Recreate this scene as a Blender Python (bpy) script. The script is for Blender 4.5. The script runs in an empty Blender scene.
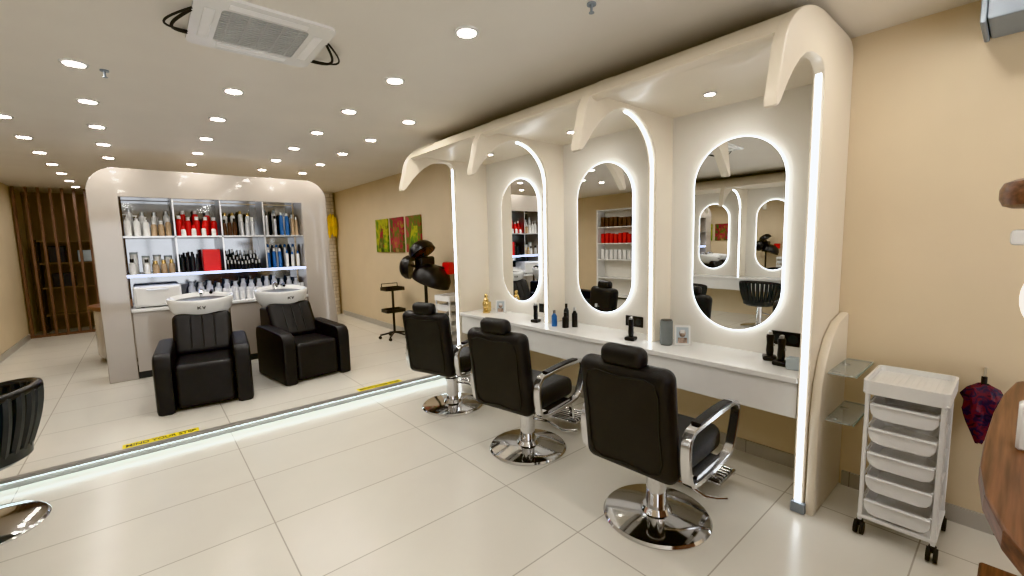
import bpy, bmesh, math, random
from mathutils import Vector, Matrix, Euler
random.seed(7)
S=bpy.context.scene; C=S.collection; PI=math.pi
# ------------------------------------------------------------------ materials
def mat(name,col,rough=.5,metal=0,var=.05,scale=6,bump=0,bscale=60,emit=0,trans=0,alpha=1,coat=0,stretch=(1,1,1)):
    m=bpy.data.materials.new(name); m.use_nodes=True; nt=m.node_tree; N=nt.nodes; L=nt.links
    b=N['Principled BSDF']; tc=N.new('ShaderNodeTexCoord'); mp=N.new('ShaderNodeMapping'); mp.inputs['Scale'].default_value=stretch
    L.new(tc.outputs['Object'],mp.inputs['Vector'])
    n=N.new('ShaderNodeTexNoise'); n.inputs['Scale'].default_value=scale; n.inputs['Detail'].default_value=3
    L.new(mp.outputs['Vector'],n.inputs['Vector'])
    r=N.new('ShaderNodeValToRGB'); L.new(n.outputs['Fac'],r.inputs['Fac'])
    r.color_ramp.elements[0].position=.3; r.color_ramp.elements[1].position=.7
    r.color_ramp.elements[0].color=[max(0,c*(1-var)) for c in col]+[1]; r.color_ramp.elements[1].color=[min(1,c*(1+var)) for c in col]+[1]
    L.new(r.outputs['Color'],b.inputs['Base Color'])
    b.inputs['Roughness'].default_value=rough; b.inputs['Metallic'].default_value=metal
    b.inputs['Coat Weight'].default_value=coat
    if trans: b.inputs['Transmission Weight'].default_value=trans
    if alpha<1: b.inputs['Alpha'].default_value=alpha
    if emit:
        L.new(r.outputs['Color'],b.inputs['Emission Color']); b.inputs['Emission Strength'].default_value=emit
    if bump:
        n2=N.new('ShaderNodeTexNoise'); n2.inputs['Scale'].default_value=bscale; L.new(mp.outputs['Vector'],n2.inputs['Vector'])
        bp=N.new('ShaderNodeBump'); bp.inputs['Strength'].default_value=bump; bp.inputs['Distance'].default_value=.01
        L.new(n2.outputs['Fac'],bp.inputs['Height']); L.new(bp.outputs['Normal'],b.inputs['Normal'])
    return m
def brickmat(name,c1,c2,mortar,w,h,ms,off=0,rough=.2,shift=(0,0,0),rot=(0,0,0),bump=0):
    m=bpy.data.materials.new(name); m.use_nodes=True; nt=m.node_tree; N=nt.nodes; L=nt.links; b=N['Principled BSDF']
    tc=N.new('ShaderNodeTexCoord'); mp=N.new('ShaderNodeMapping'); mp.inputs['Location'].default_value=shift; mp.inputs['Rotation'].default_value=rot
    L.new(tc.outputs['Object'],mp.inputs['Vector'])
    br=N.new('ShaderNodeTexBrick'); br.offset=off; br.inputs['Scale'].default_value=1
    br.inputs['Brick Width'].default_value=w; br.inputs['Row Height'].default_value=h; br.inputs['Mortar Size'].default_value=ms
    br.inputs['Color1'].default_value=(*c1,1); br.inputs['Color2'].default_value=(*c2,1); br.inputs['Mortar'].default_value=(*mortar,1)
    L.new(mp.outputs['Vector'],br.inputs['Vector'])
    n=N.new('ShaderNodeTexNoise'); n.inputs['Scale'].default_value=3; n.inputs['Detail'].default_value=6; L.new(mp.outputs['Vector'],n.inputs['Vector'])
    mx=N.new('ShaderNodeMix'); mx.data_type='RGBA'; mx.blend_type='MULTIPLY'; mx.inputs[0].default_value=.08
    L.new(br.outputs['Color'],mx.inputs[6]); L.new(n.outputs['Fac'],mx.inputs[7]); L.new(mx.outputs[2],b.inputs['Base Color'])
    b.inputs['Roughness'].default_value=rough
    if bump:
        bp=N.new('ShaderNodeBump'); bp.inputs['Strength'].default_value=bump; bp.inputs['Distance'].default_value=.01; bp.invert=True
        L.new(br.outputs['Fac'],bp.inputs['Height']); L.new(bp.outputs['Normal'],b.inputs['Normal'])
    return m
M={}
M['wall']=mat('warm_wall_paint',(.70,.58,.41),.6,var=.03,scale=2)
M['walldark']=mat('brown_wall_paint',(.20,.14,.09),.6)
M['ceil']=mat('ceiling_paint',(.735,.695,.63),.55,var=.02,scale=2)
M['tile']=brickmat('floor_tiles',(.82,.785,.705),(.80,.765,.685),(.52,.48,.41),1.2,.6,.0035,rough=.24,shift=(-.44,-.24,0))
M['skirt']=brickmat('skirting_tiles',(.50,.47,.42),(.47,.44,.39),(.3,.28,.25),.6,.6,.003,rough=.3)
M['nosing']=mat('step_nosing',(.30,.285,.26),.3)
M['led']=mat('led_cool_white',(.86,.93,1),.5,emit=8,var=0)
M['ledhalo']=mat('led_halo_white',(.90,.95,1),.5,emit=4,var=0)
M['ledstep']=mat('led_step_white',(.80,.96,1),.5,emit=11,var=0)
M['ledblue']=mat('led_shelf_blue',(.58,.69,1),.5,emit=11,var=0)
M['ledsoft']=mat('led_soft_white',(1,.97,.92),.5,emit=.7,var=0)
M['lamp']=mat('downlight_lens',(1,.965,.91),.5,emit=155,var=0)
M['beige']=mat('satin_beige_lacquer',(.78,.70,.575),.4,var=.02,scale=2,coat=.1)
M['cream']=mat('cream_panel',(.82,.79,.725),.45,var=.02,scale=2)
M['greige']=mat('gloss_greige_laminate',(.48,.43,.38),.08,var=.02,scale=2,coat=.6)
M['backglass']=mat('shelf_back_mirror',(.27,.28,.29),.07,.9,var=.03)
M['white']=mat('white_lacquer',(.79,.78,.755),.25,var=.02)
M['plast']=mat('white_plastic',(.85,.845,.83),.35,var=.03)
M['frost']=mat('white_drawer_plastic',(.87,.87,.865),.3,var=.02)
M['mirror']=mat('mirror_glass',(.93,.94,.94),.0,1,var=0)
M['chrome']=mat('polished_chrome',(.72,.72,.73),.08,1,var=.02)
M['satin']=mat('satin_chrome',(.66,.66,.67),.18,1,var=.03)
M['steel']=mat('brushed_steel',(.6,.6,.6),.28,1,var=.05,stretch=(1,20,1))
M['leather']=mat('black_leather',(.012,.012,.014),.40,var=.3,bump=.25,bscale=220)
M['black']=mat('black_plastic',(.014,.014,.016),.3,var=.2)
M['rubber']=mat('black_rubber',(.02,.02,.02),.7)
M['dgrey']=mat('dark_grey_vinyl',(.04,.045,.05),.33,var=.2)
M['grey']=mat('grey_fabric_mesh',(.22,.24,.24),.7,bump=.4,bscale=300)
M['gmetal']=mat('grey_painted_metal',(.28,.32,.36),.5)
M['vent']=mat('vent_grey',(.48,.49,.48),.5)
M['wood']=mat('warm_brown_wood',(.165,.074,.038),.36,var=.5,scale=6,stretch=(.5,12,12))
M['slat']=mat('slat_wood',(.15,.085,.058),.45,var=.3,scale=5,stretch=(9,9,1))
M['tan']=mat('light_wood',(.50,.36,.23),.4,var=.25,scale=4,stretch=(1,8,1))
M['red']=mat('red_plastic',(.65,.02,.02),.3)
M['blue']=mat('blue_plastic',(.05,.16,.42),.3)
M['teal']=mat('pale_grey_blue',(.46,.52,.55),.3)
M['silver']=mat('silver_label',(.62,.63,.65),.3,.7)
M['brown']=mat('brown_plastic',(.10,.05,.03),.3)
M['gold']=mat('gold_metal',(.75,.55,.24),.25,1)
M['yellow']=mat('yellow_cloth',(.85,.55,.02),.7,var=.2,bump=.3,bscale=40)
M['ytext']=mat('yellow_tape',(.88,.72,.02),.5,var=.03)
M['glass']=mat('tinted_glass',(.62,.68,.67),.05,var=.02,alpha=.35)
M['gedge']=mat('glass_edge',(.35,.45,.43),.1,var=.02)
M['ceramic']=mat('white_ceramic',(.88,.88,.86),.12,var=.01,coat=.4)
M['stone']=brickmat('stone_cladding',(.74,.67,.56),(.64,.56,.45),(.45,.39,.32),.22,.075,.006,off=.5,rough=.7,rot=(PI/2,0,0),bump=.6)
M['dark']=mat('deep_brown_black',(.02,.014,.01),.6)
M['orange']=mat('orange_plastic',(.75,.20,.02),.35)
M['photo']=mat('portrait_print',(.45,.33,.26),.4,var=.8,scale=22)
def artmat(name,cols,scale):
    m=bpy.data.materials.new(name); m.use_nodes=True; N=m.node_tree.nodes; L=m.node_tree.links; b=N['Principled BSDF']
    tc=N.new('ShaderNodeTexCoord'); n=N.new('ShaderNodeTexNoise'); n.inputs['Scale'].default_value=scale; n.inputs['Detail'].default_value=4; n.inputs['Distortion'].default_value=1.4
    L.new(tc.outputs['Object'],n.inputs['Vector']); r=N.new('ShaderNodeValToRGB'); r.color_ramp.interpolation='EASE'
    while len(r.color_ramp.elements)<len(cols): r.color_ramp.elements.new(.5)
    for i,c in enumerate(cols): r.color_ramp.elements[i].position=.3+.4*i/(len(cols)-1); r.color_ramp.elements[i].color=(*c,1)
    L.new(n.outputs['Fac'],r.inputs['Fac']); L.new(r.outputs['Color'],b.inputs['Base Color']); b.inputs['Roughness'].default_value=.5
    return m
M['art1']=artmat('green_canvas',[(.06,.13,.01),(.45,.42,.02),(.10,.22,.02),(.02,.03,.01)],3.2)
M['art2']=artmat('mixed_canvas',[(.30,.30,.02),(.35,.02,.06),(.06,.12,.02),(.40,.28,.12)],3.2)
M['art3']=artmat('crimson_canvas',[(.33,.02,.05),(.10,.16,.02),(.45,.06,.09),(.35,.30,.04)],3.2)
M['patt']=artmat('patterned_fabric',[(.02,.018,.035),(.16,.025,.04),(.03,.025,.06),(.012,.012,.02)],24)
# ------------------------------------------------------------------ mesh builder
class MB:
    def __init__(s): s.bm=bmesh.new(); s.mi=0
    def add(s,t,X=None):
        if X is not None: bmesh.ops.transform(t,matrix=X,verts=t.verts)
        for f in t.faces: f.material_index=s.mi
        me=bpy.data.meshes.new('tmp'); t.to_mesh(me); t.free(); s.bm.from_mesh(me); bpy.data.meshes.remove(me); return s
    def box(s,x0,x1,y0,y1,z0,z1,bev=0,seg=2,X=None):
        t=bmesh.new(); bmesh.ops.create_cube(t,size=1)
        for v in t.verts: v.co=((x0+x1)/2+v.co.x*(x1-x0),(y0+y1)/2+v.co.y*(y1-y0),(z0+z1)/2+v.co.z*(z1-z0))
        if bev: bmesh.ops.bevel(t,geom=list(t.edges),offset=bev,segments=seg,profile=.5,affect='EDGES')
        return s.add(t,X)
    def cyl(s,p0,p1,r0,r1=None,seg=18,X=None):
        p0=Vector(p0);p1=Vector(p1); r1=r0 if r1 is None else r1; d=p1-p0; t=bmesh.new()
        bmesh.ops.create_cone(t,cap_ends=True,segments=seg,radius1=r0,radius2=r1,depth=d.length)
        q=d.to_track_quat('Z','Y').to_matrix().to_4x4(); bmesh.ops.transform(t,matrix=Matrix.Translation((p0+p1)/2)@q,verts=t.verts)
        return s.add(t,X)
    def lathe(s,prof,seg=28,X=None):
        t=bmesh.new(); R=[]
        for r,z in prof:
            if r<1e-5: R.append([t.verts.new((0,0,z))])
            else: R.append([t.verts.new((r*math.cos(2*PI*i/seg),r*math.sin(2*PI*i/seg),z)) for i in range(seg)])
        for A,B in zip(R,R[1:]):
            for i in range(seg):
                j=(i+1)%seg
                if len(A)==1 and len(B)==1: continue
                if len(A)==1: t.faces.new((A[0],B[i],B[j]))
                elif len(B)==1: t.faces.new((A[i],A[j],B[0]))
                else: t.faces.new((A[i],A[j],B[j],B[i]))
        for A in (R[0],R[-1]):
            if len(A)>1: t.faces.new(A)
        return s.add(t,X)
    def sweep(s,pts,w,h=None,side=None,seg=8,X=None,closed=False):
        pts=[Vector(p) for p in pts]; t=bmesh.new(); R=[]; pn=None; N=len(pts)
        for i,p in enumerate(pts):
            if closed: T=(pts[(i+1)%N]-pts[i-1])
            else: T=((pts[min(i+1,N-1)]-p).normalized()+(p-pts[max(i-1,0)]).normalized())
            T.normalize()
            if side is not None: n=Vector(side)
            else:
                if pn is None: n=T.orthogonal().normalized()
                else: n=(pn-T*pn.dot(T)).normalized()
            pn=n; b=T.cross(n).normalized()
            if h is None: ring=[p+(n*math.cos(2*PI*k/seg)+b*math.sin(2*PI*k/seg))*w for k in range(seg)]
            else: ring=[p+n*sx*w/2+b*sy*h/2 for sx,sy in((-1,-.75),(-.88,-1),(.88,-1),(1,-.75),(1,.75),(.88,1),(-.88,1),(-1,.75))]
            R.append([t.verts.new(v) for v in ring])
        for A,B in (list(zip(R,R[1:]+R[:1])) if closed else list(zip(R,R[1:]))):
            m=len(A)
            for i in range(m): t.faces.new((A[i],A[(i+1)%m],B[(i+1)%m],B[i]))
        if not closed: t.faces.new(R[0]); t.faces.new(R[-1])
        return s.add(t,X)
    def prism(s,poly,ax,d0,d1,bev=0,X=None):
        f={'x':lambda p,d:(d,p[0],p[1]),'y':lambda p,d:(p[0],d,p[1]),'z':lambda p,d:(p[0],p[1],d)}[ax]
        t=bmesh.new(); A=[t.verts.new(f(p,d0)) for p in poly]; B=[t.verts.new(f(p,d1)) for p in poly]; n=len(poly)
        fa=t.faces.new(A); fb=t.faces.new(B)
        for i in range(n): t.faces.new((A[i],A[(i+1)%n],B[(i+1)%n],B[i]))
        bmesh.ops.recalc_face_normals(t,faces=t.faces)
        if bev: bmesh.ops.bevel(t,geom=list(fa.edges)+list(fb.edges),offset=bev,segments=2,profile=.5,affect='EDGES')
        return s.add(t,X)
    def ring(s,outer,inner,ax,d0,d1,X=None):
        f={'x':lambda p,d:(d,p[0],p[1]),'y':lambda p,d:(p[0],d,p[1]),'z':lambda p,d:(p[0],p[1],d)}[ax]
        t=bmesh.new(); n=len(outer); V=[[t.verts.new(f(p,d)) for p in q] for q in(outer,inner) for d in(d0,d1)]
        o0,o1,i0,i1=V
        for k in range(n):
            j=(k+1)%n
            for a,b in((o0,o1),(i1,i0),(i0,o0),(o1,i1)): t.faces.new((a[k],a[j],b[j],b[k]))
        return s.add(t,X)
    def ell(s,c,rx,ry,rz,X=None,u=20,v=12):
        t=bmesh.new(); bmesh.ops.create_uvsphere(t,u_segments=u,v_segments=v,radius=1)
        for q in t.verts: q.co=(c[0]+q.co.x*rx,c[1]+q.co.y*ry,c[2]+q.co.z*rz)
        return s.add(t,X)
    def build(s,name,mats,parent=None,loc=None,smooth=True,ang=38):
        bmesh.ops.recalc_face_normals(s.bm,faces=s.bm.faces)
        me=bpy.data.meshes.new(name); s.bm.to_mesh(me); s.bm.free()
        for m in (mats if isinstance(mats,(list,tuple)) else [mats]): me.materials.append(M[m] if isinstance(m,str) else m)
        if smooth:
            me.polygons.foreach_set('use_smooth',[True]*len(me.polygons)); me.set_sharp_from_angle(angle=math.radians(ang))
        o=bpy.data.objects.new(name,me); C.objects.link(o)
        if smooth:
            wn=o.modifiers.new('weighted','WEIGHTED_NORMAL'); wn.keep_sharp=True; wn.weight=80
        if parent: o.parent=parent
        if loc: o.location=loc
        return o
def tag(o,label,cat,group=None):
    o['label']=label; o['category']=cat
    if group: o['group']=group
    return o
def thing(name,label,cat,loc=(0,0,0),rz=0,group=None):
    o=bpy.data.objects.new(name,None); C.objects.link(o); o.location=loc; o.rotation_euler=(0,0,rz); o.empty_display_size=.1
    return tag(o,label,cat,group)
def struct(name,mb,m,**k):
    o=mb.build(name,m,**k); o['kind']='structure'; return o
def dup(root,loc,rz=None,label=None,group=None):
    r=root.copy(); C.objects.link(r); r.location=loc
    if rz is not None: r.rotation_euler=(0,0,rz)
    if label: r['label']=label
    if group: r['group']=group
    for ch in list(root.children):
        c=ch.copy(); C.objects.link(c); c.parent=r
        for g in list(ch.children):
            d=g.copy(); C.objects.link(d); d.parent=c
    return r
def rotX(a,o=(0,0,0)): return Matrix.Translation(o)@Matrix.Rotation(a,4,'X')@Matrix.Translation(-Vector(o))
def rotY(a,o=(0,0,0)): return Matrix.Translation(o)@Matrix.Rotation(a,4,'Y')@Matrix.Translation(-Vector(o))
def rotZ(a,o=(0,0,0)): return Matrix.Translation(o)@Matrix.Rotation(a,4,'Z')@Matrix.Translation(-Vector(o))
# ------------------------------------------------------------------ camera
H=1.55; f=433.255; ya,pi_,ro=[math.radians(t) for t in(40.265,6.128,-1.349)]
Fv=Vector((math.sin(ya),math.cos(ya),0)); Rv=Vector((math.cos(ya),-math.sin(ya),0)); Zv=Vector((0,0,1))
dv=Fv*math.cos(pi_)-Zv*math.sin(pi_); uv=Fv*math.sin(pi_)+Zv*math.cos(pi_)
r2=Rv*math.cos(ro)+uv*math.sin(ro); u2=-Rv*math.sin(ro)+uv*math.cos(ro)
cd=bpy.data.cameras.new('camera'); cam=bpy.data.objects.new('camera',cd); C.objects.link(cam); S.camera=cam
cd.sensor_width=36; cd.lens=f/1024*36; cd.clip_start=.05
m=Matrix.Identity(4)
for i in range(3): m[i][0]=r2[i]; m[i][1]=u2[i]; m[i][2]=-dv[i]
m[0][3]=0;m[1][3]=0;m[2][3]=H; cam.matrix_world=m
# ------------------------------------------------------------------ room
XW=3.2; ZC=2.66; HS=.08; XL=-2.9; YF=-2.6; YS=4.2; YB=9.9; YE=12.0
struct('floor',MB().box(XL,XW,YF,YS+.1,-.1,0),'tile')
struct('floor',MB().box(XL,XW,YS+.042,YE,-.05,HS),'tile')
struct('trim_1',MB().box(XL,2.68,YS,YS+.04,.056,HS),'nosing')
struct('trim_3',MB().box(XL,2.68,YS+.034,YS+.0415,0,.0555),'nosing')
struct('ceiling',MB().box(XL-.1,XW+.1,YF-.1,YE+.1,ZC,ZC+.1),'ceil')
struct('wall_right',MB().box(XW,XW+.1,YF,YE,-.1,ZC),'wall')
struct('wall_left',MB().box(XL-.1,XL,YF,8.5,-.1,ZC),'wall')
struct('wall_left',MB().box(XL,-1.6,8.5,8.6,-.1,ZC),'wall')
struct('wall_left',MB().box(-1.7,-1.6,8.6,YE,-.1,ZC),'wall')
struct('wall_back',MB().box(.5,XW,YB,YB+.1,HS,ZC),'wall')
struct('wall_back',MB().box(-1.7,.6,YE-.1,YE,HS,ZC),'walldark')
struct('wall_back',MB().box(.5,.6,YB+.1,YE-.1,HS,ZC),'walldark')
b=MB().box(XL,XL+.5,YF-.1,YF,-.1,ZC).box(XW-.5,XW,YF-.1,YF,-.1,ZC).box(XL+.5,XW-.5,YF-.1,YF,2.35,ZC).box(XL+.5,XW-.5,YF-.1,YF,-.1,.1)
struct('wall_front',b,'wall')
w=MB()
for i in range(5): x=XL+.5+i*(XW-XL-1)/4; w.box(max(x-.03,XL+.5),min(x+.03,XW-.5),YF-.08,YF-.02,.1,2.35)
w.box(XL+.5,XW-.5,YF-.08,YF-.02,2.29,2.35).box(XL+.5,XW-.5,YF-.08,YF-.02,.1,.16)
struct('window_1',w,'gmetal')
struct('baseboard_right',MB().box(XW-.015,XW,YF,.64,0,.09).box(XW-.015,XW,.77,4.08,0,.09),'skirt')
struct('baseboard_right',MB().box(XW-.015,XW,YS+.05,9.39,HS,HS+.09),'skirt')
struct('baseboard_left',MB().box(-1.6,-1.585,8.6,10.95,HS,HS+.09),'skirt')
struct('baseboard_back',MB().box(.6,2.94,YB-.015,YB,HS,HS+.09),'skirt')
tag(MB().box(XL+.1,2.66,YS+.022,YS+.033,.047,.055).build('step_light_strip','ledstep'),'glowing white light strip under the edge of the floor step','light strip')
struct('trim_2',MB().cyl((3.04,9.6,HS),(3.04,9.6,ZC),.155,seg=40),'stone')
# ------------------------------------------------------------------ downlights
def downlight(label,grp):
    t=thing('downlight',label,'ceiling light',(0,0,0),0,grp)
    MB().lathe([(.066,0),(.066,-.006),(.060,-.010),(.050,-.010),(.048,-.004),(.048,0)],24).build('trim_ring','white',t)
    MB().cyl((0,0,-.006),(0,0,-.002),.048,seg=16).build('lens','lamp',t)
    return t
rows=[(1.41,range(-4,9),'round ceiling downlight in the long row along the middle right of the ceiling','middle right row of downlights'),
      (1.953,range(2,9),'round ceiling downlight in the row nearest the right wall','downlights nearest the right wall'),
      (.593,list(range(2,9)),'round ceiling downlight in the row running behind the ceiling air conditioner','downlights behind the air conditioner'),
      (-.21,list(range(-4,2,2))+list(range(2,10)),'round ceiling downlight in the row above the left end of the product cabinet','downlights left of the air conditioner'),
      (-.77,range(4,11),'round ceiling downlight in the leftmost row toward the slatted partition','leftmost row of downlights'),
      (2.6,(-4,-2),'added out-of-view ceiling downlight that brightens the near right wall','added downlights for the right wall')]  # last row is added, out of view, to brighten the near right wall
d0=None
for X,ks,lab,g in rows:
    for k in ks:
        p=(X,1.986+.861*k,ZC)
        if d0 is None: d0=downlight(lab,g); d0.location=p
        else: dup(d0,p,None,lab,g)
CAN=2.44
for i,y in enumerate((1.33,2.48,3.58)):
    q=dup(d0,(2.78,y,CAN-.0005),None,'round downlight under the station canopy above the %s oval mirror'%('nearest','middle','farthest')[i],'canopy downlights'); q.scale=(.6,.6,1)
for i,p in enumerate([(-.08,3.75),(1.72,1.4)]):
    b=MB().cyl((0,0,0),(0,0,-.008),.022).cyl((0,0,-.008),(0,0,-.04),.006).cyl((0,0,-.04),(0,0,-.043),.013)
    tag(b.build('sprinkler_head','gmetal',None,(*p,ZC)),['small sprinkler head on the ceiling left of the air conditioner','small sprinkler head on the ceiling above the styling chairs'][i],'sprinkler')
# ------------------------------------------------------------------ ceiling air conditioner
ac=thing('ceiling_air_conditioner','white square ceiling cassette air conditioner with grey grille and loose cables','air conditioner',(.57,2.66,ZC))
def rrect(hx,hy,r,n=5,cx=0,cy=0):
    P=[]
    for sx,sy,a in((1,1,0),(-1,1,PI/2),(-1,-1,PI),(1,-1,1.5*PI)):
        for k in range(n+1):
            t=a+PI/2*k/n; P.append((cx+sx*(hx-r)+r*math.cos(t),cy+sy*(hy-r)+r*math.sin(t)))
    return P
MB().ring(rrect(.30,.30,.05),rrect(.19,.19,.02),'z',-.014,-.0).build('panel','white',ac)
g=MB().box(-.19,.19,-.19,.19,-.008,-.003)
for k in range(15): y=-.175+k*.025; g.box(-.188,.188,y-.005,y+.005,-.014,-.008)
for k in range(5): x=-.15+k*.075; g.box(x-.003,x+.003,-.188,.188,-.013,-.008)
g.build('grille','vent',ac)
for a in range(4):
    MB().box(-.17,.17,.215,.26,-.018,-.0142,.0018,1,X=rotZ(a*PI/2)).build('louver','plast',ac)
for sgn in (-1,1):
    pts=[(sgn*(.30+.07*math.sin(t*PI)),-.1+.28*t,-.010-.035*math.sin(t*PI)) for t in [k/12 for k in range(13)]]
    c=MB().sweep(pts,.007); c.sweep([(p[0]+sgn*.03*math.sin(k/12*PI),p[1]-.03,p[2]-.004) for k,p in enumerate(pts)],.005); c.build('cable','rubber',ac)
bx=thing('roller_shutter_box','grey metal box fixed high at the top of the right wall','box',(3.03,-.4,2.46))
MB().box(-.14,.17,-.6,.57,0,.19,.015).build('housing','gmetal',bx)
MB().box(-.145,.17,.57,.59,-.008,.195,.008).build('end_cap','gmetal',bx)
# ------------------------------------------------------------------ styling station (both sides)
def pill(cy,cz,w,h,n=20):
    P=[]
    for k in range(n+1): t=PI*k/n; P.append((cy+w*math.cos(t),cz+(h-w)+w*math.sin(t)))
    for k in range(n+1): t=PI+PI*k/n; P.append((cy+w*math.cos(t),cz-(h-w)+w*math.sin(t)))
    return P
def arc(cx,cz,rx,rz,a0,a1,n=10): return [(cx+rx*math.cos(math.radians(a0+(a1-a0)*k/n)),cz+rz*math.sin(math.radians(a0+(a1-a0)*k/n))) for k in range(n+1)]
def station(fx,dy,zb,labels,which):
    P=lambda poly:[(fx(d),z) for d,z in poly]
    root=thing('styling_station_unit',labels['unit'],'salon wall unit',(0,0,0))
    fins=[(.700,.757,'end'),(1.765,1.842,'mid'),(2.885,2.962,'mid'),(4.10,4.185,'end')]
    x0,x1=sorted((fx(.08),fx(.002)))
    MB().box(x0,x1,.757+dy,4.10+dy,.5,CAN+.02).build('back_panel','cream',root)
    cp=[(.002,CAN),(.93,CAN),(.955,2.415),(.985,2.40),(1.02,2.405)]+arc(.50,2.27,.595,.366,24,90,14)+[(.12,2.636),(.05,2.62),(.002,2.57)]
    MB().prism(P(cp),'y',.706+dy,4.177+dy).build('canopy','beige',root)
    horn=[(.72,2.403),(.80,2.378),(.88,2.332),(.95,2.275),(1.01,2.215),(1.06,2.155),(1.10,2.108),(1.125,2.088),(1.143,2.092),(1.146,2.125),(1.130,2.18),(1.112,2.24)]+arc(.50,2.27,.600,.369,4,90,18)+[(.13,2.640),(.06,2.63),(.02,2.60),(.002,2.55)]
    for y0,y1,kind in fins:
        yy0,yy1=y0+dy,y1+dy; ym=(yy0+yy1)/2
        if kind=='mid':
            inner=[(.002,.765),(.30,.765),(.30,2.07)]+arc(.67,2.07,.37,2.412-2.07,180,90,12)[1:]
            path=[(.302,.77),(.302,1.4),(.302,2.07)]+[(.67+(p[0]-.67)*.985,p[1]-.004) for p in arc(.67,2.07,.37,2.412-2.07,180,95,12)[1:]]
        else:
            z0=zb if y0>4 else .0
            inner=[(.002,z0),(.515,z0),(.515,2.33)]+arc(.60,2.33,.085,2.412-2.33,180,90,6)[1:]
            path=[(.517,z0+.03),(.517,1.2),(.517,2.36)]
        fin=MB().prism(P(inner+horn),'y',yy0,yy1,.012).build('fin','beige',root)
        MB().sweep([(fx(d-.004),ym,z) for d,z in path],.028 if kind=='end' else .020,.014,side=(0,1,0)).build('light_strip','led',fin)
    if which==0:
        wing=[(.002,1.08)]+[(.2,1.045),(.33,.97),(.42,.86),(.475,.74),(.505,.55),(.51,.0),(.002,.0)]
        MB().prism(P(wing),'y',.650+dy,.6995+dy,.014).build('lower_side_panel','beige',root)
        MB().box(2.665,2.715,.690,.76,0,.06,.006).build('foot_block','gmetal',root)
    ct=thing('styling_counter',labels['counter'],'counter',(0,0,0))
    y0,y1=.758+dy,4.098+dy
    x0,x1=sorted((fx(.081),fx(.515)))
    MB().box(x0,x1,y0,y1,.728,.764,.005,1).build('top','white',ct)
    x0,x1=sorted((fx(.10),fx(.495)))
    MB().box(x0,x1,y0+.005,y1-.005,.525,.7275,.003,1).build('apron','white',ct)
    for i in range(3):
        cy=1.28+1.114*i+dy; cz=1.555
        mr=thing('oval_mirror',labels['mirror'][i],'mirror',(fx(.081),cy,cz))
        s=1 if fx(1)>fx(0) else -1
        hx=sorted((0,s*.020))
        MB().ring(pill(0,0,.302,.659),pill(0,0,.276,.633),'x',*hx).build('light_halo','ledhalo',mr)
        g0=sorted((s*.008,s*.026))
        MB().prism(pill(0,0,.294,.651),'x',*g0).build('glass','mirror',mr,smooth=False)
    return root
st=station(lambda d:XW-d,0,0,dict(unit='long beige sculpted styling wall unit with canopy, claw fins and light strips on right wall',
    counter='long white counter under the three oval mirrors on the right wall',
    mirror=['pill shaped backlit mirror nearest the camera on the right wall','pill shaped backlit mirror in the middle of the right wall unit','pill shaped backlit mirror farthest from the camera on the right wall']),0)
station(lambda d:XL+d,.64,HS,dict(unit='beige sculpted styling wall unit on the left wall, seen reflected in the mirrors',
    counter='white counter on the left wall, seen only in the mirror reflections',
    mirror=['pill shaped backlit mirror on left wall nearest the shop front','pill shaped backlit mirror in the middle of the left wall unit','pill shaped backlit mirror on left wall nearest the step']),1)
for i,(y,z) in enumerate([(.955,.885),(2.09,.855),(3.16,.855)]):
    t=thing('socket_panel','black power socket plate beside the %s oval mirror'%('nearest','middle','farthest')[i],'socket',(XW-.081,y,z))
    MB().box(-.008,0,-.085,.085,-.045,.045,.003,1).build('plate','black',t)
    for k in (-.042,.042): MB().cyl((-.012,k,0),(-.0082,k,0),.028).build('outlet','dgrey',t)
for i,z in enumerate((.795,.53)):
    t=thing('glass_wall_shelf','%s clear glass shelf on the outer end of the styling unit'%('upper','lower')[i],'shelf',(XW,.649,z))
    MB().prism([(-.002,-.001),(-.40,-.001),(-.40,-.09),(-.395,-.11),(-.38,-.12),(-.002,-.126)],'z',-.005,.005).build('glass_plate','glass',t)
    MB().box(-.398,-.004,-.1275,-.1225,-.0052,.0052).build('glass_edge','gedge',t)
    for x in (-.32,-.1): MB().box(x-.012,x+.012,-.04,-.0005,-.018,-.0062,.003,1).build('bracket','chrome',t)
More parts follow.
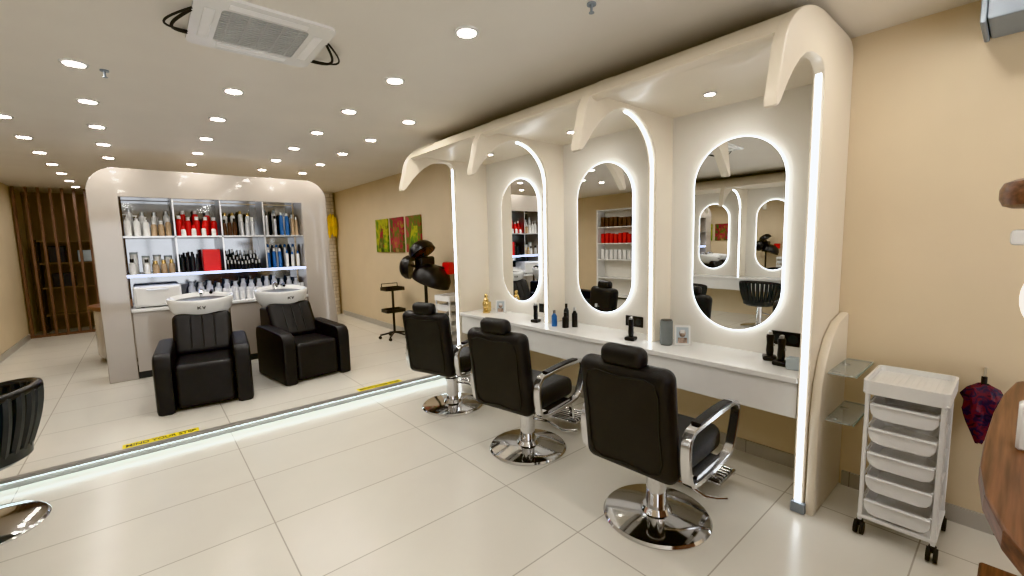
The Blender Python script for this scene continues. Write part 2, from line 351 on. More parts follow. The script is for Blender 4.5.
# ------------------------------------------------------------------ styling chairs
def smooth(pts,n=5,closed=False):
    P=[Vector(p) for p in pts]; out=[]; N=len(P)
    for i in range(N if closed else N-1):
        if closed: a,b_,c,d=P[i-1],P[i],P[(i+1)%N],P[(i+2)%N]
        else: a,b_,c,d=P[max(i-1,0)],P[i],P[i+1],P[min(i+2,N-1)]
        for k in range(n):
            t=k/n; out.append(.5*((2*b_)+(c-a)*t+(2*a-5*b_+4*c-d)*t*t+(-a+3*b_-3*c+d)*t**3))
    if not closed: out.append(P[-1])
    return out
def styling_chair(label):
    r=thing('styling_chair',label,'chair',group=None)
    MB().lathe([(0,0),(.285,0),(.29,.010),(.28,.022),(.20,.034),(.085,.042),(.07,.07),(0,.07)],48).build('base','chrome',r)
    c=MB().cyl((0,0,.06),(0,0,.26),.055,seg=24).cyl((0,0,.26),(0,0,.36),.038,seg=24).lathe([(.055,.255),(.062,.26),(.062,.275),(.04,.28)],24); c.build('column','chrome',r)
    MB().box(-.17,.17,-.15,.15,.345,.385,.008).build('seat_bracket','black',r)
    MB().sweep([(.04,-.03,.22),(.10,-.12,.20),(.16,-.20,.13),(.20,-.25,.12),(.24,-.29,.12)],.010).build('pump_lever','chrome',r)
    MB().box(-.23,.28,-.245,.245,.375,.525,.055,4).build('seat','leather',r)
    X=rotY(-.13,(-.24,0,.42))
    bk=MB().box(-.318,-.205,-.255,.255,.385,.965,.055,6,X=X).build('backrest','leather',r)
    MB().sweep(smooth([(-.319,-.185,.45),(-.319,-.195,.68),(-.319,-.185,.90),(-.319,0,.905),(-.319,.185,.90),(-.319,.195,.68),(-.319,.185,.45),(-.319,0,.445)],3,True),.004,seg=6,X=X,closed=True).build('piping','leather',bk)
    hd=MB().box(-.31,-.215,-.120,.120,.938,1.048,.044,5,X=X).build('headrest','leather',r)
    for k in (-.06,.06): MB().cyl((-.262,k,.90),(-.262,k,1.0),.009,X=X).build('headrest_post','chrome',hd)
    for s in (-1,1):
        y=s*.286
        P=smooth([(-.265,y,.50),(-.265,y,.60),(-.235,y,.640),(-.19,y,.655),(.0,y,.662),(.22,y,.662),(.30,y,.650),(.335,y,.610),(.32,y,.54),(.27,y,.43),(.23,y,.395),(.17,y,.382),(-.06,y,.376),(-.20,y,.385),(-.245,y,.415)],3,True)
        a=MB().sweep(P,.048,.024,side=(0,1,0),closed=True).box(-.14,.14,min(y,s*.20),max(y,s*.20),.378,.398).build('armrest','satin',r)
        MB().sweep(smooth([(-.17,y,.673),(-.02,y,.680),(.12,y,.681),(.22,y,.675)]),.046,.016,side=(0,1,0)).build('arm_pad','leather',a)
    fr=MB()
    for s in (-1,1): fr.sweep(smooth([(.16,s*.16,.37),(.28,s*.16,.34),(.36,s*.16,.24),(.38,s*.16,.14),(.46,s*.16,.092),(.60,s*.16,.09)]),.030,.018,side=(0,1,0))
    fr.cyl((.60,-.20,.09),(.60,.20,.09),.018).cyl((.34,-.16,.28),(.34,.16,.28),.014)
    fo=fr.build('footrest','chrome',r)
    pl=MB().box(.36,.60,-.21,.21,.100,.116,.006,2)
    for k in range(6): pl.box(.372+k*.037,.388+k*.037,-.20,.20,.1165,.132,.004,1)
    pl.build('foot_plate','satin',fo)
    return r
sc=styling_chair('black styling chair with chrome arms nearest the camera, facing the nearest oval mirror')
def fl(u,v,z):
    d=r2*((u-512)/f)+u2*((288-v)/f)+dv; t=(z-H)/d.z; return Vector((0,0,H))+d*t
b1,b2,b3=fl(656,515,0),fl(528,447,0),fl(453,405,0)
sc.location=(b1.x,b1.y,0); sc.rotation_euler=(0,0,math.radians(3))
dup(sc,(b2.x,b2.y,0),math.radians(11),'black styling chair with chrome arms in the middle of the three, before the middle mirror')
dup(sc,(b3.x,b3.y,0),math.radians(18),'black styling chair with chrome arms farthest from the camera, beside the step')
# ------------------------------------------------------------------ barrel chairs on the left
def barrel(label):
    r=thing('barrel_chair',label,'chair')
    MB().lathe([(0,0),(.28,0),(.285,.010),(.27,.022),(.16,.034),(.06,.045),(.05,.07),(0,.07)],40).build('base','chrome',r)
    MB().cyl((0,0,.06),(0,0,.38),.045).build('column','chrome',r)
    MB().lathe([(0,.37),(.20,.37),(.25,.40),(.255,.46),(.22,.49),(0,.50)],32).build('seat','dgrey',r)
    sh=MB(); n=19
    for k in range(n):
        a=math.radians(-112+224*k/(n-1)); hgt=.79-.08*(abs(a)/math.radians(112))**2
        q=[]
        for j in range(9):
            t=j/8; rr=.215+.085*math.sin(t*PI/2); q.append((-rr*math.cos(a),rr*math.sin(a),.41+(hgt-.41)*t))
        sh.sweep(q,.026,seg=8)
    top=[]
    for k in range(33):
        a=math.radians(-112+224*k/32); hgt=.79-.08*(abs(a)/math.radians(112))**2; top.append((-.302*math.cos(a),.302*math.sin(a),hgt))
    s_=sh.build('backrest','dgrey',r); MB().sweep(top,.022,seg=10).build('rim','black',s_)
    MB().sweep([(.04,.03,.24),(.12,.12,.20),(.20,.22,.13)],.010).build('pump_lever','chrome',r)
    return r
lc=fl(-22,533,0)
bc=barrel('dark grey barrel chair with ribbed tub back at left edge of the photo'); bc.location=(lc.x,lc.y,0); bc.rotation_euler=(0,0,PI*.95)
dup(bc,(-1.75,2.85,0),PI,'dark ribbed barrel chair at left wall station, second from the shop front')
dup(bc,(-1.75,1.75,0),PI,'dark ribbed barrel chair at left wall station, nearest the shop front')
# ------------------------------------------------------------------ backwash units
def backwash(label):
    r=thing('backwash_unit',label,'wash chair')
    side=[(-.44,.0),(-.445,.42),(-.435,.49),(-.40,.535),(-.34,.553),(-.1,.565),(.22,.58),(.33,.565),(.36,.50),(.36,0)]
    for s in(-1,1):
        d0_,d1_=sorted((s*.232,s*.372)); MB().prism(side,'x',d0_,d1_,.034).build('armrest','leather',r)
    MB().box(-.231,.231,-.425,.30,.02,.425,.045,5).build('seat','leather',r)
    X=rotX(-.50,(0,.12,.42))
    b_=MB().box(-.252,.252,.06,.19,.40,.85,.055,5,X=X)
    for k in (-.10,0,.10): b_.sweep([(k,.0595,.46),(k,.0580,.62),(k,.0595,.79)],.005,seg=6,X=X)
    b_.build('backrest','leather',r)
    MB().box(-.17,.17,.38,.80,0,.72,.03,3).build('pedestal','black',r)
    bw=Matrix.Translation((0,.49,.94))@Matrix.Rotation(.08,4,'X')@Matrix.Diagonal((1.0,.95,1,1))
    bo=MB().lathe([(0,-.215),(.15,-.215),(.23,-.175),(.275,-.10),(.292,-.02),(.297,.0),(.292,.018),(.275,.022),(.255,.0),(.21,-.09),(.12,-.14),(0,-.15)],40,X=bw).build('bowl','ceramic',r)
    MB().lathe([(.246,-.020),(.19,-.105),(.10,-.138),(0,-.143)],30,X=bw).build('basin_liner','dgrey',bo)
    lg=MB()
    for a,b_2 in(((-.026,.015),(-.026,-.015)),((-.021,0),(.0,.015)),((-.021,0),(.0,-.015)),((.014,.015),(.026,-.015)),((.038,.015),(.026,-.015))):
        pp=[]
        for (x,z) in (a,b_2):
            zz=-.055+z; R_=.275+(.292-.275)*(zz+.10)/.08
            pp.append((x,-math.sqrt(R_*R_-x*x)-.001,zz))
        lg.sweep(pp,.004,seg=6,X=bw)
    lg.build('emblem','black',bo)
    MB().cyl((0,.74,.715),(0,.74,.96),.02).sweep(smooth([(0,.74,.95),(0,.73,1.01),(0,.67,1.02),(0,.62,.98)],4),.014).build('faucet','chrome',r)
    MB().sweep([(.10,.75,.715),(.10,.75,.98),(.10,.69,1.0),(.09,.63,.98)],.016).build('hand_shower','black',r)
    return r
bwA=backwash('black leather backwash chair with white bowl, left of the pair'); bwA.location=(.39,5.25,HS); bwA.rotation_euler=(0,0,math.radians(-6))
dup(bwA,(1.335,5.42,HS),math.radians(8),'black leather backwash chair with white bowl, right of the pair')
# ------------------------------------------------------------------ product display cabinet
YC=6.466
cab=thing('product_display_cabinet','tall greige rounded display cabinet with lit shelves behind the wash chairs','cabinet',(0,YC,0))
xl,xr,zt=-.40,2.05,2.453; rr=.26
outer=[(xl,HS)]+[(xl,1.0)]+arc(xl+rr,zt-rr,rr,rr,180,90,10)+arc(xr-rr,zt-rr,rr,rr,90,0,10)+[(xr+.01,1.3),(xr+.05,.6),(xr+.08,HS)]
inner=[(1.72,HS),(1.72,2.14),(-.15,2.14),(-.15,HS)]
MB().prism(outer+inner,'y',0,.46,.012).build('frame','greige',cab)
MB().box(-.14,1.71,.44,.4595,.885,2.135).build('back_panel','backglass',cab,smooth=False)
MB().box(-.15,1.72,-.02,.44,.85,.885,.004,1).build('worktop','white',cab)
for k in range(4):
    x=-.148+k*.467; dd=MB().box(x+.004,x+.463,.012,.435,HS+.08,.848,.004,1).build('door','greige',cab)
    MB().box(x+.40,x+.415,-.002,.0115,.60,.74,.003,1).build('handle','steel',dd)
MB().box(-.149,1.719,.03,.435,HS,HS+.079).build('plinth','dgrey',cab)
for z in(1.262,1.70): MB().box(-.1495,1.7195,.03,.44,z-.009,z+.009).build('shelf','steel' if z>1.5 else 'white',cab)
for k in range(1,4):
    x=-.15+k*.4675; MB().box(x-.008,x+.008,.03,.44,1.272,2.139).build('divider','steel',cab)
MB().box(-.148,1.718,.020,.0295,1.246,1.268).build('light_strip','ledblue',cab)
def bottle(name,prof,cap,mats,label,cat,grp):
    b_=MB(); b_.lathe(prof,16); b_.mi=1; cap(b_)
    return tag(b_.build(name,mats),label,cat,grp)
protos={}
def place(key,x,y,z,label,grp,make,vary=.12):
    if key not in protos: o=make(); protos[key]=o
    else: o=protos[key].copy(); C.objects.link(o)
    o.location=(x,y,z); o.rotation_euler=(0,0,random.uniform(-.6,.6)); o.scale=(1,1,random.uniform(1-vary,1+vary*.4)); o['label']=label; o['group']=grp; return o
def mk_pump(body,cap,hh=.17,r=.034):
    def g():
        def c(b_):
            b_.cyl((0,0,hh),(0,0,hh+.02),.013); b_.cyl((0,0,hh+.02),(0,0,hh+.045),.004); b_.box(-.035,.012,-.008,.008,hh+.045,hh+.056,.003,1)
        return bottle('pump_bottle',[(0,0),(r,0),(r,hh*.82),(r*.8,hh*.93),(.012,hh),(0,hh)],c,[body,cap],'','bottle',None)
    return g
def mk_flask(body,cap,hh=.16,r=.03):
    def g():
        return bottle('bottle',[(0,0),(r,0),(r,hh*.9),(r*.6,hh),(0,hh)],lambda b_:b_.cyl((0,0,hh),(0,0,hh+.045),r*.62),[body,cap],'','bottle',None)
    return g
def mk_spray(body,cap,hh=.27,r=.024):
    def g():
        return bottle('spray_can',[(0,0),(r,0),(r,hh*.92),(r*.7,hh),(0,hh)],lambda b_:b_.cyl((0,0,hh),(0,0,hh+.04),r*.7,r*.5),[body,cap],'','spray can',None)
    return g
def mk_jar(body,cap,hh=.06,r=.04):
    def g():
        return bottle('jar',[(0,0),(r,0),(r,hh),(0,hh)],lambda b_:b_.cyl((0,0,hh),(0,0,hh+.02),r*1.03),[body,cap],'','jar',None)
    return g
def mk_box(body,sx,sy,hh):
    def g():
        return tag(MB().box(-sx/2,sx/2,-sy/2,sy/2,0,hh,.003,1).build('product_box',body),'','box')
    return g
yb=YC+.17
def rowof(key,make,x0,x1,n,z,label,grp,y=yb,jit=.006,vary=.15):
    for k in range(n):
        x=x0+(x1-x0)*(k/(n-1) if n>1 else .5); place(key,x,y+random.uniform(-jit,jit),z,label,grp,make,vary)
Z1,Z2,Z3=1.7095,1.2715,.8855; yk=YC+.32; yf=YC+.07
rowof('pw',mk_pump('ceramic','plast',.20,.032),-.10,.06,3,Z1,'white pump bottle on the top left shelf of the display cabinet','white pump bottles top left')
rowof('gn',mk_flask('tan','plast',.16,.028),.13,.265,3,Z1,'tan bottle beside the white pump bottles on the top left shelf','tan bottles top left',yb)
rowof('lw',mk_flask('plast','silver',.27,.030),-.08,.26,4,Z1,'tall white bottle behind the pump bottles on the top left shelf','tall white bottles top left',yk)
rowof('rw',mk_flask('red','plast',.21,.032),.37,.72,5,Z1,'red bottle with white cap on the top shelf of the display cabinet','red bottles top shelf')
rowof('rw3',mk_flask('red','plast',.26,.034),.42,.67,3,Z1,'tall red bottle in the back line of the top shelf','red bottles top shelf back',yk)
rowof('rw2',mk_flask('plast','red',.09,.024),.40,.70,4,Z1,'small white bottle with red cap in front of the red bottles','white bottles before red bottles',yf)
rowof('bk',mk_flask('brown','black',.17,.024),.83,.94,3,Z1,'dark brown bottle on the third section of the top shelf','dark bottles top shelf')
rowof('bk2',mk_flask('silver','plast',.19,.026),1.02,1.14,3,Z1,'silver bottle with white cap right of the dark brown bottles on top shelf','silver bottles top shelf')
rowof('bkk',mk_spray('plast','gold',.28,.028),.86,1.12,4,Z1,'tall white spray can with gold cap behind the dark brown bottles on top shelf','white cans top shelf',yk)
rowof('sp',mk_spray('silver','black',.25,.022),1.31,1.41,2,Z1,'tall silver spray can on the top right shelf','spray cans top right')
rowof('bl1',mk_spray('blue','plast',.28,.024),1.49,1.56,2,Z1,'tall blue spray can on the top right shelf','blue cans top right')
rowof('sp2',mk_spray('tan','steel',.22,.020),1.63,1.68,2,Z1,'tan spray can at the right end of the top shelf','tan cans top right')
rowof('spk',mk_spray('plast','teal',.30,.028),1.32,1.66,4,Z1,'tall white can in the back line of the top right shelf','white cans top right back',yk)
rowof('cj',mk_flask('plast','black',.15,.030),-.10,.03,2,Z2,'white bottle with black lid on the second shelf left','white bottles second shelf')
rowof('gd',mk_flask('tan','gold',.13,.030),.11,.26,3,Z2,'tan bottle with gold lid on the second shelf left','tan bottles second shelf')
rowof('lk',mk_jar('ceramic','teal',.22,.036),-.08,.24,4,Z2,'tall white jar in the back line of the second shelf left','white jars second shelf back',yk)
rowof('tb',mk_flask('dgrey','black',.20,.020),.365,.515,4,Z2,'dark grey bottle left of the red box on second shelf','dark bottles by red box')
rowof('db',mk_flask('black','steel',.08,.016),.82,1.17,10,Z2,'small black tube with steel cap in the front line of second shelf','black tubes second shelf',yf)
rowof('db2',mk_flask('dgrey','silver',.14,.016),.82,1.17,10,Z2,'dark tube with silver cap in the middle line of second shelf','dark tubes second shelf')
rowof('db3',mk_flask('black','silver',.21,.017),.82,1.17,9,Z2,'tall black tube in the back line of the second shelf','tall black tubes second shelf',yk)
rowof('bl',mk_spray('blue','plast',.22,.022),1.30,1.44,3,Z2,'blue spray can on the second shelf right','blue cans second shelf')
rowof('gr',mk_spray('plast','blue',.20,.020),1.53,1.67,3,Z2,'white can with blue cap beside the blue spray cans on second shelf','white cans second shelf')
rowof('bk4',mk_spray('silver','blue',.29,.026),1.33,1.65,4,Z2,'tall silver can in the back line of second shelf right','silver cans second shelf back',yk)
rowof('nw',mk_flask('plast','plast',.11,.025),.42,1.68,20,Z3,'small white bottle in the front line on the cabinet worktop','white bottles on worktop',YC+.08)
rowof('nj',mk_jar('ceramic','plast',.14,.036),.44,1.66,15,Z3,'white jar with white lid in the middle line on worktop','jars on worktop',YC+.19)
rowof('nt',mk_flask('plast','plast',.21,.036),.44,1.66,14,Z3,'tall white bottle in the back line on the cabinet worktop','tall white bottles on worktop',YC+.33)
rbx=MB().box(-.09,.09,-.10,.10,0,.27,.006,1)
o=tag(rbx.build('product_box','red'),'red upright product box on the second shelf','box'); o.location=(.655,YC+.16,Z2)
wb=thing('towel_warmer','white towel warmer box on the left end of cabinet worktop','towel warmer',(.10,YC+.19,Z3))
MB().box(-.22,.22,-.15,.15,.012,.25,.02,3).build('body','plast',wb)
dr=MB().box(-.20,.20,-.162,-.151,.03,.235,.006,1).build('door','white',wb); MB().box(-.10,.10,-.178,-.1625,.20,.215,.004,1).build('handle','steel',dr)
for sx in(-1,1):
    MB().cyl((sx*.15,-.1,0),(sx*.15,-.1,.013),.015).build('foot','rubber',wb)
# product shelving on the left wall (seen in the mirrors)
ws=thing('wall_product_shelf','white product shelving on the left wall, seen only in the mirror reflections','shelf',(XL,6.45,HS))
for s in(-1,1): MB().box(.002,.30,s*.55-.02,s*.55+.02,0,2.2).build('side_panel','white',ws)
for z in(.05,.5,.95,1.35,1.75,2.17): MB().box(.002,.30,-.53,.53,z,z+.025).build('shelf','white',ws)
MB().box(.002,.014,-.53,.53,.075,2.17).build('back_panel','cream',ws)
for zz,bd,lab in((HS+.975,'plast','white'),(HS+1.375,'red','red'),(HS+1.775,'brown','brown')):
    for k in range(8):
        o=place('wb'+bd,XL+.15,6.45-.46+k*.13,zz,'%s product box on the left wall shelving, seen in the mirrors'%lab,'%s boxes on wall shelving'%lab,mk_box(bd,.12,.085,.24)); o.rotation_euler=(0,0,0)
# ------------------------------------------------------------------ left background
sl=thing('slat_partition','reddish brown wooden slat partition from floor to ceiling at far left','partition',(-1.6,11.0,HS))
for k in range(14):
    x=.02+k*.145; MB().box(x,x+.036,-.03,.03,.04,ZC-HS-.001).build('slat','slat',sl)
MB().box(0,2.15,-.035,.035,0,.04).build('base_rail','slat',sl)
rk=thing('storage_rack','dark storage rack standing behind the wooden slats','rack',(-.9,11.65,HS))
for sx in(-.55,.55): MB().box(sx-.02,sx+.02,-.15,.15,0,1.7).build('post','dark',rk)
for z in(.3,.8,1.25,1.66): MB().box(-.53,.53,-.15,.15,z,z+.03).build('shelf','walldark',rk)
for k,(x,z,w_,h_,mm) in enumerate([(-.3,1.281,.22,.3,'black'),(.1,1.281,.26,.22,'teal'),(.3,.831,.25,.3,'brown'),(-.25,.831,.3,.25,'black')]):
    tag(MB().box(-w_/2,w_/2,-.12,.12,0,h_,.01,1).build('storage_box',mm,None,(-.9+x,11.65,HS+z)),'%s box on the %s shelf of the dark rack behind slats'%(('black','pale grey','brown','larger black')[k],('upper','upper','middle','middle')[k]),'box')
dk=thing('round_reception_desk','round greige desk with dark wood top, partly behind the display cabinet','desk',(-.05,7.98,HS))
MB().lathe([(0,.06),(.50,.06),(.52,.10),(.52,.66),(.50,.70),(0,.70)],48).build('body','greige',dk)
MB().lathe([(0,.0),(.46,.0),(.46,.06),(0,.06)],40).build('plinth','dgrey',dk)
MB().lathe([(0,.7),(.56,.7),(.57,.715),(.57,.735),(.56,.75),(0,.75)],48).build('top','wood',dk)
tag(MB().ell((0,0,.06),.10,.14,.06).build('towel_bundle','plast',None,(-.33,7.85,HS+.75)),'rolled white towel on the round desk','towel')
# ------------------------------------------------------------------ pictures
for i,(a,lab) in enumerate([('art3','crimson and green abstract canvas, right one of the three'),('art2','yellow and crimson abstract canvas, middle one of the three'),('art1','green and yellow abstract canvas, left one of the three')]):
    t=thing('canvas_picture',lab,'picture',(XW,6.05+i*.57,1.70))
    MB().box(-.03,-.001,-.235,.235,-.28,.28,.004,1).build('canvas',a,t)
    MB().box(-.0315,-.0302,-.15+.04*i,.02,-.2,.12).prism([(-.1,-.2),(.0,.18),(.08,-.05),(.14,-.22)],'x',-.034,-.0316).build('painted_shape',('art1','art3','art2')[i],t)
yg=thing('hanging_garment','bright yellow garment hanging on the stone column in the far corner','garment',(3.03,9.39,0))
MB().cyl((0,-.01,2.22),(0,.055,2.22),.010).build('hook','steel',yg)
g=MB()
for k in range(6): g.ell((-.11+.045*k,-.0+.02*(k%2),2.0-.03*(k%3)),.035,.035,.24-.02*(k%2))
g.build('cloth','yellow',yg)
# ------------------------------------------------------------------ hood dryer, trolley, rack
hdp=thing('hood_dryer','black hair processor with several curved hood shells on a wheeled stand','hair dryer',(2.84,5.13,HS))
for k in range(5):
    a=2*PI*k/5+.3; l=MB().sweep([(0,0,.09),(.12*math.cos(a),.12*math.sin(a),.075),(.28*math.cos(a),.28*math.sin(a),.06)],.016).build('leg','black',hdp)
    MB().cyl((.28*math.cos(a),.28*math.sin(a)-.012,.025),(.28*math.cos(a),.28*math.sin(a)+.012,.025),.025).build('caster','rubber',l)
MB().cyl((0,0,.08),(0,0,1.12),.022).build('pole','black',hdp)
MB().box(-.11,.11,-.09,.09,.98,1.30,.03,3).build('control_head','black',hdp)
def shell(c,d,R,mats='black'):
    q=Vector(d).to_track_quat('Z','Y').to_matrix().to_4x4(); X=Matrix.Translation(c)@q
    s_=MB().lathe([(R,0),(R*.97,R*.35),(R*.8,R*.65),(R*.5,R*.85),(0,R*.93),(0,R*.86),(R*.45,R*.78),(R*.74,R*.58),(R*.9,R*.32),(R*.92,0)],28,X=X).build('hood_shell',mats,hdp)
    return s_,X
s1,X1=shell((-.02,0,1.34),(-.2,.5,.8),.18); MB().lathe([(.148,.0),(.148,.010),(.138,.010),(.138,.0)],28,X=X1).build('heat_ring','orange',s1)
shell((-.14,.12,1.16),(-.7,.6,.1),.16)
shell((.03,-.08,.96),(.2,-.3,.85),.26)
MB().box(.16,.26,-.32,-.16,1.06,1.22,.02,2).build('red_cover','red',hdp)
MB().sweep([(0,0,1.25),(-.02,0,1.34),(-.02,0,1.40)],.018).sweep([(0,0,1.15),(-.1,.08,1.17),(-.16,.12,1.20)],.018).sweep([(0,0,1.1),(.03,-.06,1.14),(.10,-.16,1.16),(.18,-.22,1.14)],.018).build('arm','black',hdp)
tp=fl(395,338,HS)
tr=thing('tray_trolley','black hairdressing trolley with stacked trays on a five star base','trolley',(tp.x,tp.y,HS))
for k in range(5):
    a=2*PI*k/5+.2; l=MB().sweep([(0,0,.10),(.22*math.cos(a),.22*math.sin(a),.06)],.014).build('leg','black',tr)
    MB().cyl((.22*math.cos(a),.22*math.sin(a)-.01,.024),(.22*math.cos(a),.22*math.sin(a)+.01,.024),.024).build('caster','rubber',l)
MB().cyl((0,0,.08),(0,0,.78),.018).build('pole','black',tr)
for z in(.42,.76):
    MB().box(-.15,.15,-.12,.12,z,z+.012,.004,1).ring(rrect(.155,.125,.03),rrect(.143,.113,.025),'z',z,z+.05).build('tray','black',tr)
MB().sweep([(-.13,.1,.77),(-.13,.1,.86),(.13,.1,.86),(.13,.1,.77)],.008).build('handle','black',tr)
def cart(label):
    r=thing('drawer_trolley',label,'trolley')
    W,D=.137,.17
    for sx in(-1,1):
        for sy in(-1,1):
            p=MB().box(sx*D-.010,sx*D+.010,sy*W-.009,sy*W+.009,.072,.76,.004,2).build('post','plast',r)
            c=MB().cyl((sx*D-.01,sy*W-.020,.033),(sx*D-.01,sy*W-.006,.033),.033).cyl((sx*D-.01,sy*W+.006,.033),(sx*D-.01,sy*W+.020,.033),.033).box(sx*D-.014,sx*D+.014,sy*W-.014,sy*W+.014,.04,.073,.004,1); c.build('caster','rubber',p)
    MB().box(-D-.012,D+.012,-W-.012,W+.012,.085,.105,.006,2).build('base_tray','plast',r)
    t=MB().box(-D-.02,D+.02,-W-.018,W+.018,.752,.765,.005,1).ring(rrect(D+.025,W+.020,.03),rrect(D+.014,W+.010,.025),'z',.752,.818)
    t.box(-D-.0145,D+.0145,-W-.0105,W+.0105,.782,.790)
    for k in range(13): y=-W+k*(2*W)/12; t.box(-D-.012,D+.012,y-.004,y+.004,.7901,.793,.001,1)
    t.build('top_tray','plast',r)
    for k in range(5):
        z=.114+k*.127
        d=MB(); lo=rrect(D-.035,W-.026,.04); hi=rrect(D-.004,W-.0105,.03)
        t=bmesh.new(); A=[t.verts.new((x,y,z)) for x,y in lo]; Bv=[t.verts.new((x,y,z+.078)) for x,y in hi]; Cv=[t.verts.new((x*.97,y*.965,z+.078)) for x,y in hi]; Dv=[t.verts.new((x*.96,y*.95,z+.006)) for x,y in lo]
        n=len(A)
        for P_,Q_ in((A,Bv),(Bv,Cv),(Cv,Dv)):
            for i in range(n): t.faces.new((P_[i],P_[(i+1)%n],Q_[(i+1)%n],Q_[i]))
        t.faces.new(A); t.faces.new(Dv); d.add(t)
        yy=W-.0115
        d.prism([(-yy+.045,z+.002),(-yy+.020,z+.010),(-yy+.006,z+.028),(-yy,z+.05),(-yy,z+.074),(yy,z+.074),(yy,z+.05),(yy-.006,z+.028),(yy-.020,z+.010),(yy-.045,z+.002)],'x',-D-.008,-D+.004,.004)
        d.box(-D-.020,-D+.004,-W+.012,W-.012,z+.070,z+.082,.005,2)
        d.build('drawer','frost',r)
    for sy in(-1,1):
        s_=MB().box(-.010,.010,sy*(W-.002)-.004,sy*(W-.002)+.004,.105,.752)
        for k in range(5): s_.box(-D+.005,D-.005,sy*(W-.002)-.003,sy*(W-.002)+.003,.180+k*.127,.188+k*.127)
        s_.build('drawer_runner','plast',r)
    return r
ca=cart('white plastic trolley of open drawers on black casters beside the right wall'); ca.location=(2.895,.322,0); ca.rotation_euler=(0,0,0)
dup(ca,(2.98,4.68,HS),.1,'white plastic drawer trolley beside the black hood dryer')
um=thing('folded_umbrella','dark patterned crumpled umbrella hanging on the right wall beside the drawer trolley','umbrella',(3.12,.082,-.03))
b_=MB()
prof=[(.012,.52),(.026,.56),(.045,.61),(.052,.65),(.064,.69),(.058,.725),(.066,.755),(.048,.80),(.018,.82)]
t=bmesh.new(); rings=[]; n=28
for q_,(r_,z) in enumerate(prof): rings.append([t.verts.new((.8*r_*(1+.14*math.cos(6*2*PI*i/n+.5*q_)+random.uniform(-.10,.10))*math.cos(2*PI*i/n),r_*(1+.14*math.cos(6*2*PI*i/n+.5*q_)+random.uniform(-.08,.08))*math.sin(2*PI*i/n),z+random.uniform(-.008,.008))) for i in range(n)])
for A,B_ in zip(rings,rings[1:]):
    for i in range(n): t.faces.new((A[i],A[(i+1)%n],B_[(i+1)%n],B_[i]))
t.faces.new(rings[0]); t.faces.new(rings[-1]); b_.add(t); b_.build('canopy','patt',um)
MB().cyl((0,0,.81),(0,0,.86),.011).build('handle','black',um)
MB().sweep([(0,0,.86),(.04,0,.885),(.079,0,.885)],.005).build('hook','steel',um)
# ------------------------------------------------------------------ counter-top items
ZK=.764
def clipper(label,x,y):
    t=thing('hair_clipper',label,'hair clipper',(x,y,ZK))
    MB().box(-.04,.04,-.04,.04,0,.03,.012,3).build('charging_base','black',t)
    MB().lathe([(0,.028),(.018,.028),(.022,.06),(.019,.11),(.023,.15),(.02,.165),(0,.165)],18).build('body','black',t)
    MB().box(-.018,.018,-.01,.01,.163,.185,.004,1).build('blade','steel',t)
    MB().cyl((.0,-.0195,.10),(.0,-.025,.10),.008).build('switch','chrome',t)
    return t
cl=clipper('black hair clipper on a charger below the nearest mirror, by the socket',2.90,.91)
dup(cl,(2.98,1.00,ZK),.4,'second black clipper beside the socket plate, farther from the counter edge')
dup(cl,(2.84,1.935,ZK),.2,'black hair clipper standing beside the near divider fin')
dup(cl,(2.86,3.03,ZK),.3,'black hair clipper standing beside the far divider fin')
tag(MB().box(-.03,.03,-.04,.04,0,.07,.006,1).build('card_holder','teal',None,(2.86,.825,ZK)),'small pale card holder at the near end of the counter','holder')
spk=thing('cylinder_speaker','grey fabric cylinder speaker on the counter beside the photo frame','speaker',(2.90,1.67,ZK))
MB().lathe([(0,.006),(.042,.006),(.045,.012),(.045,.175),(.042,.182),(0,.182)],28).build('body','grey',spk)
MB().cyl((0,0,.1822),(0,0,.186),.04).build('top_cap','black',spk); MB().cyl((0,0,0),(0,0,.006),.04).build('foot','rubber',spk)
def pframe(label,x,y,rz,s=1):
    t=thing('photo_frame',label,'photo frame',(x,y,ZK),rz); X=rotY(.16)
    MB().ring([(-.055*s,0),(.055*s,0),(.055*s,.145*s),(-.055*s,.145*s)],[(-.042*s,.014*s),(.042*s,.014*s),(.042*s,.131*s),(-.042*s,.131*s)],'x',-.008,.008,X=X).build('frame','white',t)
    MB().box(-.003,.006,-.042*s,.042*s,.014*s,.131*s,X=X).build('print','teal',t)
    MB().ell((-.0032,0,.085*s),.0015,.022*s,.028*s,X=X).box(-.0045,-.0031,-.032*s,.032*s,.015*s,.055*s,.0003,1,X=X).build('portrait','photo',t)
    MB().box(.02,.055,-.02,.02,0,.008).box(.018,.024,-.015,.015,0,.11*s,X=rotY(-.1)).build('stand','white',t)
    return t
pframe('white photo frame with a portrait, beside the grey cylinder speaker',2.96,1.575,math.radians(35))
pframe('white photo frame at the far end of the counter by gold figurine',2.96,3.70,math.radians(40),1.0)
gf=thing('gold_figurine','gold figurine at the far end of the white counter','figurine',(2.87,3.84,ZK))
MB().lathe([(0,0),(.04,0),(.04,.02),(.02,.03),(.015,.05),(0,.05)],20).build('base','gold',gf)
MB().lathe([(0,.05),(.026,.06),(.034,.09),(.022,.13),(.03,.15),(.012,.17),(0,.172)],20).ell((0,0,.19),.02,.02,.024).build('body','gold',gf)
for s in(-1,1): MB().sweep([(0,s*.028,.145),(0,s*.05,.12),(-.01,s*.045,.09),(-.03,s*.015,.085)],.007).build('arm','gold',gf)
gb=tag(MB().box(-.03,.03,-.04,.04,0,.11,.004,1).build('gift_box','gold',None,(2.95,3.93,ZK)),'small gold box behind the gold figurine','box')
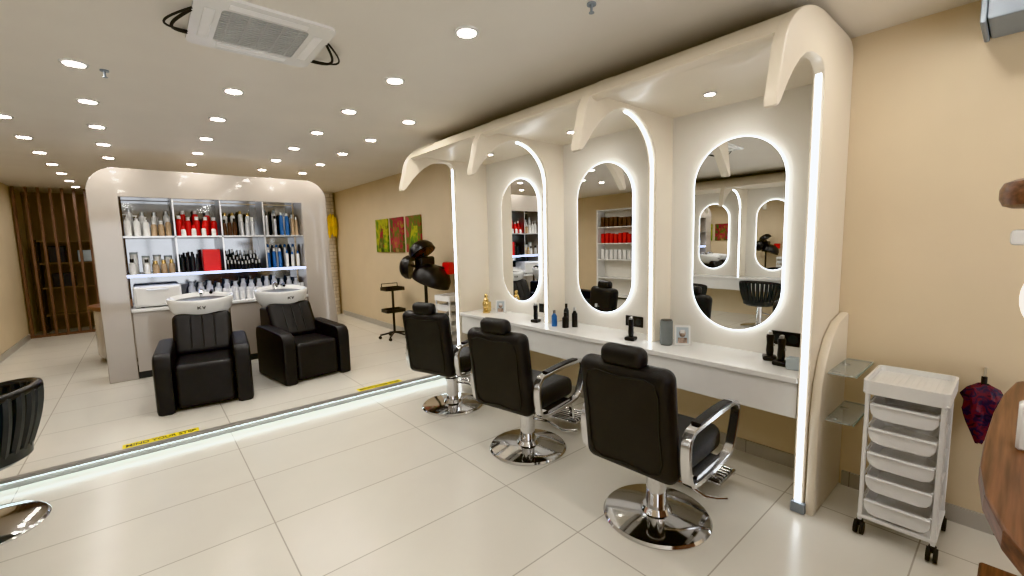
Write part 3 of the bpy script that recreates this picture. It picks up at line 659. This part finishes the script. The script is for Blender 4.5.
for i,(x,y,hh,r_,bd,cp,lab) in enumerate([(2.94,2.60,.15,.026,'black','steel','black bottle with silver cap on counter below the middle mirror'),(2.86,2.64,.11,.03,'black','black','short black bottle in front of the silver capped one'),(2.96,2.72,.17,.024,'dgrey','black','tall dark bottle on counter below the middle mirror'),(2.84,2.76,.12,.026,'blue','chrome','small blue bottle with chrome cap near the far divider')]):
    o=bottle('bottle',[(0,0),(r_,0),(r_,hh*.8),(r_*.5,hh*.95),(r_*.5,hh),(0,hh)],lambda b_:b_.cyl((0,0,hh),(0,0,hh+.03),r_*.5),[bd,cp],lab,'bottle',None); o.location=(x,y,ZK)
# ------------------------------------------------------------------ near right reception desk
ZR=.985
rd=thing('reception_counter','warm brown wood curved counter at the right edge of the photo','counter',(0,0,0))
edge=[(.96,-.11),(1.08,-.055),(1.20,-.010),(1.34,.02),(1.50,.034),(1.72,.034),(2.0,.026),(2.25,.010),(2.45,-.015),(2.58,-.09)]
MB().prism(edge+[(2.58,-.75),(.96,-.75)],'z',ZR-.045,ZR,.006).build('top','wood',rd,smooth=False)
MB().prism([(x,y-.10) for x,y in edge[1:-1]]+[(2.4,-.68),(1.1,-.68)],'z',.10,ZR-.045).build('body','wood',rd,smooth=False)
MB().box(1.15,2.70,-.66,.035,0,.0995,.008,1).build('plinth','wood',rd)
lp=thing('display_stand','small wooden display shelf with round mirror standing on the brown wood counter','stand',(2.2,-.14,ZR))
MB().box(-.10,.10,-.14,.06,0,.018,.005,1).build('base','wood',lp)
MB().box(-.02,.02,-.10,-.06,.018,.65).build('post','white',lp)
sh=[(-.17,-.25),(.17,-.25)]+[(.17*math.cos(a),.03+.175*math.sin(a)) for a in [math.radians(k*12) for k in range(0,16)]]
MB().prism(sh,'z',.635,.725,.03).build('shelf','wood',lp)
MB().box(-.08,.08,-.13,.170,.515,.565,.012,2).build('white_holder','white',lp)
circ=lambda r,n=40:[(-.01+r*math.cos(2*PI*k/n),.345+r*math.sin(2*PI*k/n)) for k in range(n)]
mrr=MB().prism(circ(.140),'x',-.050,-.0205).build('round_mirror','mirror',lp,smooth=False)
MB().ring(circ(.148),circ(.138),'x',-.055,-.022).build('light_ring','ledsoft',mrr)
tag(MB().box(-.03,.03,-.05,.05,0,.12,.006,1).build('card_box','white',None,(1.70,-.070,ZR)),'white upright box on the brown wood counter','box')
# ------------------------------------------------------------------ yellow step warnings
def warn(label,x,y):
    r=thing('step_warning_strip',label,'sign',(x,y,HS))
    MB().box(0,.47,-.012,.075,.0003,.0015).build('strip','ytext',r)
    cu=bpy.data.curves.new('txt','FONT'); cu.body='MIND YOUR STEP'; cu.size=.07; cu.extrude=.0004; cu.offset=.001; cu.align_x='LEFT'
    to=bpy.data.objects.new('txt',cu); C.objects.link(to); bpy.context.view_layer.update()
    me=bpy.data.meshes.new_from_object(to.evaluated_get(bpy.context.evaluated_depsgraph_get())); bpy.data.objects.remove(to)
    xs=[v.co.x for v in me.vertices]; x0_=min(xs); k=.43/(max(xs)-x0_)
    for v in me.vertices: v.co.x=.02+(v.co.x-x0_)*k; v.co.y+=.006; v.co.z+=.0020
    me.materials.clear(); me.materials.append(M['black'])
    o=bpy.data.objects.new('lettering',me); C.objects.link(o); o.parent=r
    return r
w1=fl(122,452,HS); w2=fl(360,392,HS)
warn('yellow warning strip on the step edge in front of the left wash chair',w1.x,YS+.058)
warn('yellow warning strip on the step edge beside the farthest styling chair',w2.x,YS+.058)
# ------------------------------------------------------------------ world / view
w=bpy.data.worlds.new('world'); S.world=w; w.use_nodes=True
w.node_tree.nodes['Background'].inputs[0].default_value=(.96,.97,1,1); w.node_tree.nodes['Background'].inputs[1].default_value=2.8
try: S.view_settings.view_transform='Khronos PBR Neutral'
except Exception: S.view_settings.view_transform='Standard'
